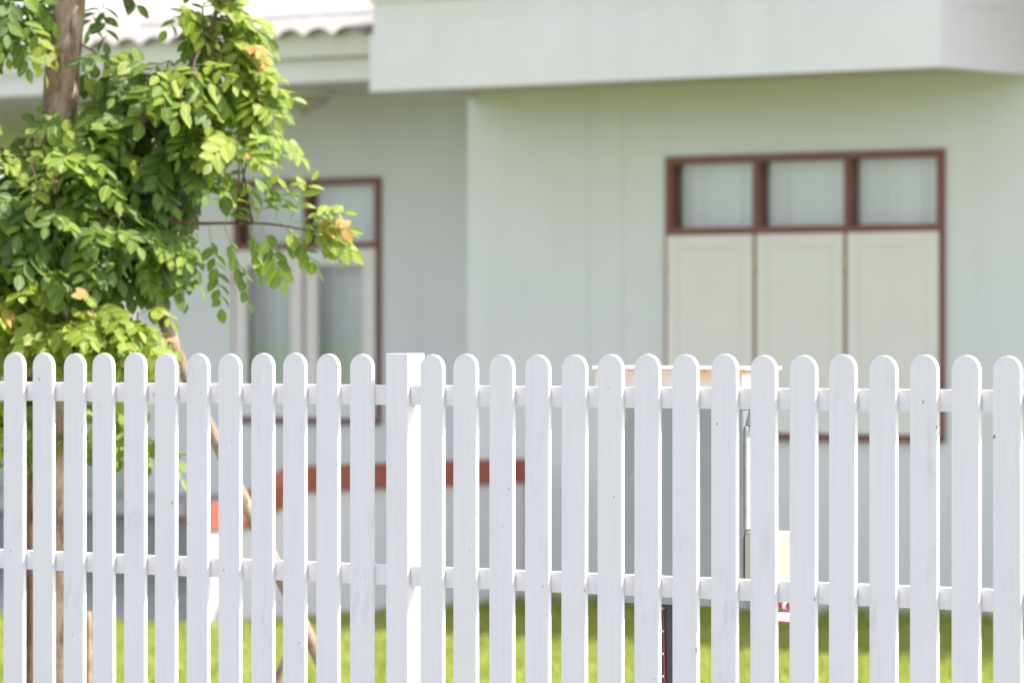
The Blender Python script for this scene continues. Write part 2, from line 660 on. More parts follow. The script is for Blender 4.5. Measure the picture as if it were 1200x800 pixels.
wall_with_hole('wall', XL, XR, YH, YH + 0.10, -0.02, WT, (w1[0], w1[1], w1z[0], w1z[1]), M['wall'],
               (xat(690, YH), xat(730, YH)))
wall_with_hole('wall', xat(163, YR), XL + 0.15, YR, YR + 0.10, -0.02, WT, (w2[0], w2[1], w2z[0], w2z[1]), M['wall'])
MB().box(XL, XL + 0.149, YH + 0.151, YR - 0.001, -0.02, WT).build('wall', M['wall'], house)
m = MB()      # the far sides of the rooms
m.box(XR - 0.15, XR - 0.001, YH + 0.151, 26, -0.02, WT)
m.box(xat(163, YR), XR, 26, 26.15, -0.02, WT)
m.box(xat(163, YR), xat(163, YR) + 0.15, YR + 0.151, 25.999, -0.02, WT)
m.build('wall', M['wall'], house)
MB().box(xat(163, YR) + 0.16, XR - 0.16, YR + 1.6, YR + 1.7, 0, WT - 0.01).build('partition', M['dark'], house)
MB().box(xat(163, YR) + 0.16, XR - 0.16, YR + 0.16, 25.9, 0.30, 0.36).build('floor', M['dark'], house)
# base strip of the wall
MB().box(XL - 0.012, XR, YH - 0.012, YH - 0.0005, -0.02, 0.10).build('skirting', M['wall'], house)

# canopy over the front wing, three fascia steps
YC = 19.1
CX0, CX1 = xat(433, YC), xat(1103, YC)
cz0, cz1, cz2 = 2.87, 3.185, 3.365
cn = MB().box(CX0 + 0.03, CX1 - 0.03, YC + 0.03, YH - 0.001, cz0 + 0.03, 3.5).build('canopy', M['ceiling'], house)
MB().box(CX0, CX1, YC, YC + 0.03, cz0, cz1, bev=0.003).build('fascia_board', M['white'], cn)
MB().box(CX1 - 0.03, CX1, YC + 0.031, YH - 0.001, cz0, cz1, bev=0.003).build('fascia_board', M['white'], cn)
MB().box(CX0, CX0 + 0.03, YC + 0.031, YH - 0.001, cz0, cz1, bev=0.003).build('fascia_board', M['white'], cn)
MB().box(CX0 + 0.014, CX1 - 0.014, YC + 0.014, YH - 0.002, cz1 + 0.001, cz2).build('fascia_board', M['white'], cn)
MB().box(CX0 - 0.004, CX1 + 0.004, YC - 0.004, YH - 0.002, cz2 + 0.001, 3.56).build('fascia_board', M['white'], cn)

# main roof above the frame, its eave shades the front of the house
RY, RZ = 19.02, 3.62


def corrugated(x0, x1, y0, z0, run, rise, wave, amp, name, parent):
    m = MB()
    nx = max(2, int((x1 - x0) / wave * 12))
    ny = 2
    v, f = [], []
    for j in range(ny):
        for i in range(nx + 1):
            x = x0 + (x1 - x0) * i / nx
            ph = (x / wave) % 1.0
            z = amp * (abs(math.sin(math.pi * ph)) ** 0.8)
            v.append((x, y0 + run * j / (ny - 1), z0 + rise * j / (ny - 1) + z))
    nv = len(v)
    v += [(a, b, c - 0.009) for a, b, c in v]
    W = nx + 1
    for i in range(nx):
        f.append((i, i + 1, W + i + 1, W + i))
        f.append((nv + i, nv + W + i, nv + W + i + 1, nv + i + 1))
        f.append((i, nv + i, nv + i + 1, i + 1))
        f.append((W + i, W + i + 1, nv + W + i + 1, nv + W + i))
    f.append((0, W, nv + W, nv))
    f.append((nx, nv + nx, nv + W + nx, W + nx))
    m.add(v, f, 0, False)
    o = m.build(name, M['roof'], parent)
    return o


for (ra, rb, ry, rz, nsh) in ((CX0 - 0.3, CX1 + 0.05, RY, RZ, 3), (CX1 + 0.07, XR + 0.6, 19.25, 3.95, 4)):  # unseen right-hand eave set higher to keep sun off the canopy side
    mr_ = MB().box(ra, rb, ry, ry + 0.03, rz - 0.16, rz).build('roof', M['white'], house)
    rw = (rb - ra) / nsh
    for i in range(nsh):
        corrugated(ra + i * rw, ra + (i + 1) * rw, ry - 0.05, rz + 0.005 + 0.004 * (i % 2), 4.5, 1.6, 0.216, 0.05, 'roof_sheet', mr_)
    MB().box(ra, rb, ry + 0.031, YH - 0.001, rz - 0.12, rz - 0.09).build('soffit', M['ceiling'], mr_)
    m = MB()
    m.prism([(ry + 4.4, rz + 1.6), (ry + 4.5, rz + 1.6), (27.5, rz), (27.4, rz)], 'x', ra, rb)
    m.build('rear_slope', M['roof'], mr_)
MB().box(CX1 + 0.06, XR, YH + 0.002, YH + 0.148, WT + 0.001, 3.82).build('wall', M['wall'], house)

# porch roof: low pitched corrugated sheets on a cream beam
PX0, PX1 = -26.0, CX0 - 0.02
ez = at_y(430, 38, 19.85).z
pr = MB().box(PX0, CX0 + 0.2, 19.93, 19.998, 3.148, ez + 0.035).build('porch_roof', M['cream_trim'], house)
sh = 1.08
k = 0
x = PX0
while x < PX1 - 0.01:
    x1 = min(x + sh, PX1)
    corrugated(x, x1 + (0.06 if x1 < PX1 else 0), 19.85, ez - 0.006 + 0.003 * (k % 2), 6.2, 0.80, 0.216, 0.05, 'roof_sheet', pr)
    x = x1
    k += 1
MB().box(PX0, CX0 - 0.001, 20.0, 20.119, 3.005, 3.145, bev=0.004).build('beam', M['white'], house)
MB().box(PX0, XL - 0.001, 20.1195, YR - 0.001, 3.022, 3.04).build('ceiling', M['ceiling'], house)
# carport beyond the end of the recessed wall
MB().box(PX0, xat(163, YR) - 0.001, YR, 27, 3.022, 3.04).build('ceiling', M['ceiling'], house)
for cxp in (-21.6, -25.6):
    MB().box(cxp - 0.09, cxp + 0.09, 20.02, 20.2, 0.0, 3.0, bev=0.006).build('column', M['white'], house)
    MB().box(cxp - 0.09, cxp + 0.09, 26.7, 26.88, 0.0, 3.02, bev=0.006).build('column', M['white'], house)


def make_window(x0, x1, y, z0, z1, zt, n, glazed, label):
    """frame = the part; bars, casements, panes and hinges are its sub-parts"""
    fw = 0.042
    d0, d1 = y + 0.004 - 0.03, y + 0.07
    m = MB()
    m.box(x0, x0 + fw, d0, d1, z0, z1, bev=0.003)
    m.box(x1 - fw, x1, d0, d1, z0, z1, bev=0.003)
    m.box(x0 + fw, x1 - fw, d0, d1, z1 - fw, z1, bev=0.003)
    m.box(x0 + fw, x1 - fw, d0 - 0.012, d1, z0, z0 + fw, bev=0.003)
    wd = m.build('window', M['frame'], house)
    wd['label'] = label
    MB().box(x0 + fw, x1 - fw, d0 + 0.002, d1 - 0.002, zt - fw / 2, zt + fw / 2, bev=0.003).build('transom', M['frame'], wd)
    pw = (x1 - x0 - fw) / n
    for i in range(1, n):
        mx = x0 + fw / 2 + pw * i
        MB().box(mx - fw / 2, mx + fw / 2, d0 + 0.004, d1 - 0.004, zt + fw / 2, z1 - fw, bev=0.003).build('mullion', M['frame'], wd)
        MB().box(mx - 0.0115, mx + 0.0115, d0 - 0.006, d1 - 0.004, z0 + fw, zt - fw / 2, bev=0.002).build('mullion', M['frame'], wd)
    for i in range(n):
        a = x0 + fw / 2 + pw * i + (fw / 2)
        b = a + pw - fw
        MB().box(a, b, y + 0.035, y + 0.04, zt + fw / 2, z1 - fw).build('pane', M['glass'], wd)
        # casement laid over the frame, leaving a thin red brown line between neighbours
        ca, cb = x0 + fw / 2 + pw * i + 0.012, x0 + fw / 2 + pw * (i + 1) - 0.012
        if i == 0: ca = x0 + 0.024
        if i == n - 1: cb = x1 - 0.024
        za, zb = z0 + 0.03, zt - 0.022
        ya, yb = d0 - 0.012, d0 + 0.024
        st = 0.075 if not glazed else 0.10
        cm = MB()
        cm.box(ca, ca + st, ya, yb, za, zb, bev=0.003)
        cm.box(cb - st, cb, ya, yb, za, zb, bev=0.003)
        cm.box(ca + st, cb - st, ya, yb, zb - st, zb, bev=0.003)
        cm.box(ca + st, cb - st, ya, yb, za, za + st * 1.2, bev=0.003)
        cm.build('casement', M['casement'], wd)
        if glazed:
            MB().box(ca + st, cb - st, ya + 0.016, ya + 0.021, za + st * 1.2, zb - st).build('pane', M['glass'], wd)
        else:
            pm = MB().box(ca + st, cb - st, ya + 0.0045, yb - 0.004, za + st * 1.2, zb - st)
            pm.box(ca + st + 0.005, cb - st - 0.005, ya + 0.0012, ya + 0.0095, za + st * 1.2 + 0.005, zb - st - 0.005, bev=0.002)
            pm.build('panel', M['casement'], wd)
        for hz in (zb - 0.17, za + 0.17):
            MB().tube([(ca - 0.006, ya - 0.004, hz - 0.04), (ca - 0.006, ya - 0.004, hz + 0.04)], 0.008, 8).build('hinge', M['brass'], wd)
    return wd


zt1 = at_y(890, 270, YH).z
zt2 = at_y(390, 288, YR).z
make_window(w1[0], w1[1], YH, w1z[0], w1z[1], zt1, 3, False, 'three light window with cream panelled shutters below clear panes')
make_window(w2[0], w2[1], YR, w2z[0], w2z[1], zt2, 2, True, 'two light window with glazed cream casements under the porch')


def curtain(x0, x1, y, z0, z1, label, seed, gap=0.0):
    r = random.Random(seed)
    m = MB()
    nx, nz = 64, 10
    ph = [r.uniform(0, 6.28) for _ in range(4)]
    v, f = [], []
    for j in range(nz + 1):
        t = j / nz
        for i in range(nx + 1):
            s_ = i / nx
            amp = 0.006 + 0.010 * (1 - t)
            yy = y + amp * (math.sin(s_ * 19 + ph[0] + 1.6 * math.sin(s_ * 5 + ph[1]) + 1.2 * t) + 0.5 * math.sin(s_ * 43 + ph[1] + t)) + 0.006 * math.sin(s_ * 7 + ph[2] + t * 0.8)
            xx = x0 + (x1 - x0) * s_ + 0.02 * (1 - t) * math.sin(s_ * 6 + ph[3])
            v.append((xx, yy, z0 + (z1 - z0) * t))
    for j in range(nz):
        for i in range(nx):
            a = j * (nx + 1) + i
            f.append((a, a + 1, a + nx + 2, a + nx + 1))
    m.add(v, f, 0, True)
    m.tube([(x0 - 0.01, y, z1 + 0.008), (x1 + 0.01, y, z1 + 0.008)], 0.008, 8)
    o = m.build('curtain', M['curtain'])
    return tag(o, label, 'curtain', 'pale curtains in the windows')


pw = (w1[1] - w1[0]) / 3
for i, nm in enumerate(('left', 'middle', 'right')):
    curtain(w1[0] + pw * i - (0.06 if i == 0 else 0.10), w1[0] + pw * (i + 1) - 0.12 + (0.14 if i == 2 else 0), YH + 0.122, w1z[0] - 0.1, w1z[1] + 0.04,
            'pale lace curtain behind the %s top pane of the three light window' % nm, 20 + i)
pw = (w2[1] - w2[0]) / 2
curtain(w2[0] - 0.05, w2[0] + pw - 0.12, YR + 0.122, w2z[0] - 0.2, w2z[1] + 0.04, 'pale curtain in the left half of the porch window, beside the tree', 31)
curtain(w2[0] + pw - 0.04, w2[1] + 0.02, YR + 0.122, w2z[0] - 0.2, w2z[1] + 0.04, 'pale curtain in the right half of the porch window', 32)

# round lamp under the porch ceiling
lc = at_y(357, 128, 20.75)
lr = empty('ceiling_lamp', (lc.x, 20.75, 3.022), 'round opal ceiling lamp under the porch roof above the two light window', 'lamp')
v, f = [], []
prof = [(0.165, 3.022), (0.172, 3.0), (0.165, 2.975)]
m = MB()
def lathe(m, cx, cy, prof, seg=28):
    v, f = [], []
    for r, z in prof:
        for k in range(seg):
            a = 2 * math.pi * k / seg
            v.append((cx + r * math.cos(a), cy + r * math.sin(a), z))
    for j in range(len(prof) - 1):
        for k in range(seg):
            k2 = (k + 1) % seg
            f.append((j * seg + k, j * seg + k2, (j + 1) * seg + k2, (j + 1) * seg + k))
    f.append(tuple(range((len(prof) - 1) * seg, len(prof) * seg)))
    m.add(v, f, 0, True)
lathe(m, lc.x, 20.75, prof)
m.build('lamp_base', M['cream_trim'], lr)
m = MB()
lathe(m, lc.x, 20.75, [(0.16 * math.cos(a), 2.974 - 0.085 * math.sin(a)) for a in [i * math.pi / 2 / 7.2 for i in range(8)]])
m.build('lamp_cover', M['lamp'], lr)
MB().tube([(lc.x, 20.75, 2.895), (lc.x, 20.75, 2.868)], [0.018, 0.01], 10).build('finial', M['brass'], lr)

# porch floor and its edge
tag(MB().box(PX0, DX - 0.13, 20.0, YR - 0.001, 0.42, 0.50, bev=0.006).build('porch_floor', M['porch']), kind='structure')
tag(MB().box(PX0, DX - 0.15, 20.07, YR - 0.002, -0.01, 0.419).build('porch_base', M['riser']), kind='structure')

# low parapet beside the porch entrance, with a terracotta cap that slopes down
pa = empty('porch_parapet', (DX - 0.06, 18.6, 0), 'low white parapet with a sloping terracotta cap running out from the house corner', 'parapet')
ya = at_y(247, 600, 17.3)
Y0 = 17.27
prof = [(Y0, 0.64), (17.62, 0.64), (18.08, 0.815), (YH - 0.013, 0.815)]
body = [(Y0 + 0.02, -0.02)] + [(max(y, Y0 + 0.02), z - 0.135) for y, z in prof] + [(YH - 0.013, -0.02)]
MB().prism(body, 'x', DX - 0.12, DX).build('parapet_wall', M['white'], pa)
cap = prof + [(y, z - 0.134) for y, z in reversed(prof)]
co_ = MB().prism(cap, 'x', DX - 0.14, DX + 0.02).build('cap', M['terracotta'], pa)
co_['label'] = 'terracotta painted cap'

# neighbour's garden wall seen through the open carport
nw = MB().box(-42, -18, 30.0, 30.15, -0.02, 1.53).build('garden_wall', M['garden_wall'])
tag(nw, 'pale grey garden wall far behind the open carport', 'wall')

# ------------------------------------------------------------------ picket fence
fence = empty('picket_fence', (-7, YF, 0), 'white painted wooden picket fence with rounded tops across the foreground', 'fence')
PW, PT = 0.0745, 0.0135
FTOP = 1.459


def picket_mesh(name, top, r_seed):
    r = random.Random(r_seed)
    hw = PW / 2
    poly = [(-hw, 0.06), (hw, 0.06)]
    zc = top - hw * 0.98
    for i in range(15):
        a = math.pi * i / 14
        poly.append((hw * math.cos(a), zc + hw * 0.98 * math.sin(a)))
    bm = bmesh.new()
    vs0 = [bm.verts.new((p[0], 0, p[1])) for p in poly]
    fc = bm.faces.new(vs0)
    ex = bmesh.ops.extrude_face_region(bm, geom=[fc])
    for e in ex['geom']:
        if isinstance(e, bmesh.types.BMVert):
            e.co.y += PT
    bmesh.ops.recalc_face_normals(bm, faces=bm.faces[:])
    rim = [e for e in bm.edges if abs(e.verts[0].co.y - e.verts[1].co.y) < 1e-6]
    bmesh.ops.bevel(bm, geom=rim, offset=0.0013, segments=2, affect='EDGES', profile=0.5)
    # nail heads, painted over
    for zz in (1.352, 0.884, 0.43):
        cx = r.uniform(-0.008, 0.008)
        cz = zz + r.uniform(-0.008, 0.008)
        res = bmesh.ops.create_cone(bm, cap_ends=True, segments=10, radius1=0.0036, radius2=0.0030, depth=0.0012)
        bmesh.ops.rotate(bm, verts=res['verts'], cent=(0, 0, 0), matrix=Matrix.Rotation(math.pi / 2, 3, 'X'))
        bmesh.ops.translate(bm, verts=res['verts'], vec=(cx, -0.0004, cz))
    me = bpy.data.meshes.new(name)
    bm.to_mesh(me)
    bm.free()
    me.materials.append(M['fence'])
    return me


left_px = [4, 39, 74, 109, 145, 181, 218.5, 256, 294, 331.5, 370, 410, 492, 531, 573, 615, 657, 700, 743, 788, 833, 879, 925,
           971, 1019, 1066, 1115, 1164]
xs = [xat(p, YF) for p in left_px]
sp = 0.115
xs = [xs[0] - sp * i for i in range(14, 0, -1)] + xs + [xs[-1] + sp * i for i in range(1, 17)]
variants = [picket_mesh('picket', FTOP, s_) for s_ in range(5)]
for i, x in enumerate(xs):
    o = bpy.data.objects.new('picket', variants[i % 5])
    col.objects.link(o)
    o.parent = fence
    o.location = Vector((x + PW / 2 + 7, rng.uniform(-0.0006, 0.0006), rng.uniform(-0.0018, 0.0018)))
    o.rotation_euler = (rng.uniform(-0.001, 0.001), rng.uniform(-0.0015, 0.0015), rng.uniform(-0.012, 0.012))
px0 = xat(452.3, YF + 0.002)
PS = 0.0715


def post(x):
    m = MB().box(x, x + PS, YF + 0.002, YF + 0.002 + PS, -0.02, FTOP + 0.001, bev=0.002)
    o = m.build('post', M['fence'], fence)
    return o


post(px0)
post(xs[0] - 0.115)
post(xs[-1] + 0.115)
spans = [(xs[0] - 0.115 + PS + 0.001, px0 - 0.001), (px0 + PS + 0.0015, xs[-1] + 0.114)]
for a, b in spans:
    for zt in (1.378, 0.910, 0.455):
        MB().box(a, b, YF + PT + 0.0007, YF + PT + 0.0257, zt - 0.052, zt, bev=0.002).build('rail', M['fence'], fence)

# ------------------------------------------------------------------ cabinet on a post behind the fence
YB = 9.53
bx0, bx1 = xat(697, YB), xat(869, YB)
bd = 0.155
cab = empty('meter_cabinet', ((bx0 + bx1) / 2, YB + bd / 2, 0), 'grey metal meter cabinet with a rusty white top on a black post behind the fence', 'cabinet')
zt_, zb_ = at_y(780, 428, YB).z, at_y(780, 708, YB).z
mm = MB().box(bx0 + 0.012, bx1 - 0.006, YB + 0.014, YB + bd, zb_ + 0.02, zt_ - 0.075, bev=0.004)
mm.build('cabinet_body', M['cabinet'], cab)
mm = MB().box(bx0 + 0.03, bx1 - 0.03, YB + 0.008, YB + 0.0135, zb_ + 0.05, zt_ - 0.11, bev=0.002)
mm.build('door', M['cabinet'], cab)
mm = MB().box(bx0, bx1 + 0.002, YB, YB + bd + 0.01, zt_ - 0.074, zt_ - 0.012, bev=0.002)
lid = mm.build('lid', M['cabinet_lid'], cab)
lid['label'] = 'rust stained white lid'
mm = MB().box(bx0 - 0.006, bx1 + 0.012, YB - 0.006, YB + bd + 0.016, zt_ - 0.0115, zt_ - 0.002, bev=0.002)
mm.build('rim', M['white'], lid)
mm = MB().box(bx0 + 0.006, bx1, YB + 0.006, YB + bd + 0.004, zb_, zb_ + 0.0195, bev=0.002)
mm.build('base_flange', M['cabinet'], cab)
xp = xat(774, YB + 0.06)
mm = MB().box(xp, xp + 0.06, YB + 0.05, YB + 0.10, -0.03, zb_ - 0.001, bev=0.003)
pst = mm.build('post', M['blackpost'], cab)
mm = MB().tube([(xp + 0.030, YB + 0.046, 0.05), (xp + 0.026, YB + 0.046, 0.45), (xp + 0.020, YB + 0.046, zb_ - 0.002)], 0.0017, 8)
mm.build('cable', M['red'], pst)
for zz in (0.78, 0.72, 0.66, 0.6, 0.5):
    MB().box(xp + 0.016, xp + 0.021, YB + 0.0455, YB + 0.05, zz, zz + 0.006).build('cable_clip', M['white'], pst)
# fittings on the sunlit right side
sx_ = bx1 - 0.0055
mm = MB().box(sx_, sx_ + 0.008, YB + 0.02, YB + bd - 0.01, 1.0, 1.27, bev=0.002)
mm.build('side_plate', M['mottled'], cab)
mm = MB()
mm.prism([(YB + 0.03, 1.272), (YB + 0.10, 1.272), (YB + 0.10, 1.325), (YB + 0.05, 1.325)], 'x', sx_, sx_ + 0.03)
br_ = mm.build('bracket', M['mottled'], cab)
for q in range(3):
    MB().tube([(sx_ + 0.029, YB + 0.055 + 0.018 * q, 1.29), (sx_ + 0.033, YB + 0.055 + 0.018 * q, 1.29)], 0.004, 8).build('bolt', M['metal'], br_)
MB().box(sx_, sx_ + 0.012, YB + 0.015, YB + 0.12, 1.328, 1.352, bev=0.002).build('hinge_plate', M['metal'], cab)
zj0, zj1 = at_y(890, 690, YB + .05).z, at_y(890, 622, YB + .05).z
jb = MB().box(sx_, sx_ + 0.085, YB + 0.02, YB + 0.125, zj0, zj1, bev=0.006).build('junction_box', M['beige'], cab)
jb['label'] = 'beige plastic junction box'
MB().box(sx_ + 0.006, sx_ + 0.089, YB + 0.014, YB + 0.0195, zj0 + 0.01, zj1 - 0.012, bev=0.002).build('cover', M['beige'], jb)
MB().box(sx_, sx_ + 0.03, YB + 0.05, YB + 0.11, zj0 - 0.05, zj0 - 0.02, bev=0.003).build('gland', M['metal'], jb)
rc = at_y(918, 712, YB + 0.07)
for q in range(7):
    a = rc.x - 0.05 + q * 0.013
    MB().tube([(a, YB + 0.07, rc.z + 0.012 - 0.001 * q), (a + 0.0125, YB + 0.07, rc.z + 0.011 - 0.001 * q)], 0.0105, 12).build(
        'cable_sleeve', M['red'] if q % 2 else M['white'], cab)
MB().box(rc.x - 0.045, rc.x + 0.05, YB + 0.05, YB + 0.085, rc.z - 0.034, rc.z - 0.012, bev=0.003).build('conduit', M['white'], cab)
MB().box(rc.x - 0.03, rc.x + 0.012, YB + 0.05, YB + 0.08, rc.z - 0.041, rc.z - 0.0345, bev=0.001).build('conduit_clip', M['red'], cab)

# ------------------------------------------------------------------ the tree
ZT = 14.2
rng = random.Random(21)
tbase = at_z(74, 945, ZT)
tree = empty('tree', (tbase.x, tbase.y, 0), 'small broadleaf tree with drooping bright green leaves behind the left of the fence', 'tree')


def smooth(pts, n):
    """Catmull-Rom through the points"""
    P = [Vector(p) for p in pts]
    P = [P[0] * 2 - P[1]] + P + [P[-1] * 2 - P[-2]]
    out = []
    segs = len(P) - 3
    for k in range(n):
        t = k / (n - 1) * segs
        i = min(int(t), segs - 1)
        t -= i
        a, b, c, d = P[i:i + 4]
        out.append(0.5 * ((2 * b) + (c - a) * t + (2 * a - 5 * b + 4 * c - d) * t * t + (3 * b - a - 3 * c + d) * t ** 3))
    return out


def tp(px, py, dz=0.0):
    return at_z(px, py, ZT + dz)


trunk_pts = smooth([tp(78, 960), tp(77, 800), tp(74, 620), tp(72, 450), tp(72, 300), tp(70, 180), tp(72, 110), tp(76, 40), tp(82, -60), tp(92, -200)], 60)
tr_r = []
for i in range(60):
    t = i / 59
    r = 0.063 - 0.006 * t
    if t > 0.62:
        r += 0.006 * math.sin((t - 0.62) * 8)
    if t > 0.86:
        r *= 1 - 2.2 * (t - 0.86)
    tr_r.append(r)
wr = random.Random(3)
lump = [[wr.uniform(-1, 1) for _ in range(8)] for _ in range(60)]


def warp(i, an):
    w = 1 + 0.10 * math.sin(2 * an + 0.06 * i) + 0.05 * math.sin(3 * an + 1.0 + 0.11 * i) + 0.03 * math.sin(7 * an + 0.4 * i)
    j = int(an / (2 * math.pi) * 8) % 8
    return w + 0.03 * lump[i][j]


MB().tube(trunk_pts, tr_r, 24, warp=warp).build('trunk', M['bark'], tree)
# second thin stem
MB().tube(smooth([tp(34, 960, .12), tp(35, 700, .1), tp(36, 560, .08), tp(35, 450, .05), tp(40, 330, 0.02), tp(62, 230, 0)], 24),
          [0.016 - 0.0003 * i for i in range(24)], 10).build('stem', M['twig'], tree)
# limbs: polylines in the photo at their own distances
limb_defs = [
    ([(72, 250, 0), (110, 200, -.1), (160, 150, -.18), (210, 95, -.2), (245, 40, -.2), (262, -20, -.2)], 0.020),
    ([(74, 330, 0), (120, 300, -.15), (170, 262, -.22), (235, 262, -.25), (310, 262, -.28), (372, 272, -.30)], 0.010),
    ([(70, 210, 0), (30, 190, -.15), (-20, 170, -.2), (-80, 150, -.2)], 0.022),
    ([(72, 360, 0), (40, 330, -.2), (5, 340, -.3), (-40, 350, -.3)], 0.016),
    ([(73, 400, 0), (100, 385, -.2), (135, 370, -.3), (160, 385, -.3)], 0.014),
    ([(72, 280, 0), (95, 240, .2), (140, 230, .35), (190, 250, .4), (210, 300, .4)], 0.018),
    ([(76, 60, 0), (50, 10, -.1), (10, -10, -.15), (-40, -30, -.1)], 0.018),
    ([(82, -40, 0), (130, -90, -.1), (200, -120, -.1), (260, -140, 0)], 0.024),
    ([(88, -140, 0), (60, -220, .1), (10, -260, .1)], 0.022),
    ([(72, 300, 0), (60, 260, -.3), (50, 230, -.45), (70, 215, -.5)], 0.008),
    ([(72, 320, 0), (100, 290, -.3), (130, 270, -.45), (165, 285, -.5)], 0.008),
    ([(73, 480, 0), (110, 470, -.1), (150, 500, -.15), (175, 520, -.15)], 0.008),
    ([(72, 500, 0), (40, 490, -.1), (10, 520, -.15)], 0.008),
]
limb_pts = []
for pts, r in limb_defs:
    P = smooth([tp(*p) for p in pts], 22)
    MB().tube(P, [r * (1 - 0.75 * i / 21) for i in range(22)], 8).build('limb', M['twig'], tree)
    limb_pts += P[3:]
limb_np = np.array([p[:] for p in limb_pts])

# twig tips: clusters (centre px, py, depth offset, radii px, depth radius, tips, youth)
clusters = [
    (60, 190, -.25, 75, 50, .22, 14, .48),
    (60, 270, -.30, 85, 60, .25, 19, .16),
    (150, 250, -.15, 75, 60, .30, 16, .18),
    (190, 165, -.05, 68, 72, .35, 17, .24),
    (228, 95, -.15, 78, 62, .28, 8, .55),
    (245, 30, -.15, 75, 36, .25, 3, .85),
    (285, 140, -.20, 38, 42, .18, 4, .62),
    (140, 125, .00, 36, 42, .25, 6, .25),
    (190, 290, .00, 42, 60, .25, 9, .2),
    (30, 340, -.15, 70, 45, .25, 14, .25),
    (110, 335, .00, 60, 35, .22, 4, .2),
    (20, 385, -.45, 50, 32, .15, 8, .75),
    (125, 400, -.45, 52, 28, .15, 13, .70),
    (25, 480, -.05, 40, 50, .15, 5, .50),
    (150, 500, -.10, 35, 50, .12, 4, .60),
    (15, 15, -.10, 30, 25, .12, 4, .30),
    (112, 8, -.05, 14, 8, .10, 1, .35),
    (-60, 150, -.10, 60, 120, .30, 14, .30),
    (-50, 350, -.15, 50, 80, .25, 8, .40),
    (60, -120, .0, 140, 70, .35, 14, .40),
    (220, -90, .0, 100, 60, .30, 10, .55),
    (60, -240, .1, 120, 60, .35, 10, .50),
]
# leaflet template: x along (0..1), y across, z up
ST = [(0, 0.0), (0.10, 0.13), (0.30, 0.27), (0.52, 0.30), (0.74, 0.22), (0.90, 0.10), (1.0, 0.0)]
T_v, T_uv, T_f = [], [], []
for i, (t, w) in enumerate(ST):
    zc = -0.10 * t * t
    if w == 0:
        T_v.append((t, 0, zc)); T_uv.append((t, 0))
    else:
        T_v += [(t, -w, zc + 0.22 * w), (t, 0, zc), (t, w, zc + 0.22 * w)]
        T_uv += [(t, -w), (t, 0), (t, w)]
T_f += [(0, 2, 1), (0, 3, 2)]
for i in range(4):
    a = 1 + 3 * i
    T_f += [(a, a + 1, a + 4, a + 3), (a + 1, a + 2, a + 5, a + 4)]
T_f += [(13, 14, 16), (14, 15, 16)]
T_v = np.array(T_v); T_uv = np.array(T_uv)

leaves = []          # (origin, dir, normal, length, width scale, material index)
twigs = MB()
UPV = Vector((0, 0, 1))
CAMV = Vector((0, 0, H))


def compound(p, d, ln, npairs, youth, size, droop=1.0):
    """one pinnate leaf: a thin drooping stalk with paired leaflets and a terminal one"""
    d = d.normalized()
    pts = [p]
    q = p.copy()
    dd = d.copy()
    seg = 6
    for i in range(seg):
        dd = (dd + Vector((0, 0, -0.10 - 0.04 * i)) * droop).normalized()
        q = q + dd * (ln / seg)
        pts.append(q.copy())
    twigs.tube(pts, [0.0016 - 0.00015 * i for i in range(seg + 1)], 4, mi=1, caps=False)
    outv = (p - CAMV)
    outv = Vector((-outv.x, -outv.y, 0)).normalized()          # towards the path where the tree is seen
    spray = UPV * 0.75 + outv * 0.6 + SUN * 0.35 + Vector((rng.gauss(0, .3), rng.gauss(0, .3), rng.gauss(0, .2)))
    for i in range(npairs * 2 + 1):
        last = i == npairs * 2
        t = 0.22 + 0.74 * (i / (npairs * 2))
        k = t * seg
        a = pts[min(int(k), seg - 1)]
        b = pts[min(int(k) + 1, seg)]
        o = a.lerp(b, k - int(k)) if not last else pts[-1]
        ax = (b - a).normalized()
        side = ax.cross(spray)
        if side.length < 0.05:
            side = Vector((rng.uniform(-1, 1), rng.uniform(-1, 1), 0))
        side.normalize()
        sgn = 1 if i % 2 else -1
        ld = ax if last else (ax * 0.6 + side * sgn * 0.85 + Vector((0, 0, -0.14)))
        ld = (ld + Vector((rng.gauss(0, .16), rng.gauss(0, .16), rng.gauss(0, .14)))).normalized()
        nn = spray + Vector((rng.gauss(0, .22), rng.gauss(0, .22), rng.gauss(0, .16)))
        nn = nn - ld * nn.dot(ld)
        nn.normalize()
        L = size * rng.uniform(0.8, 1.12) * (0.80 + 0.3 * math.sin(math.pi * min(1, t)))
        y = youth + rng.gauss(0, .10)
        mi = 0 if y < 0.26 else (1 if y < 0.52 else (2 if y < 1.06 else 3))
        leaves.append((o, ld, nn, L, rng.uniform(0.9, 1.12), mi))


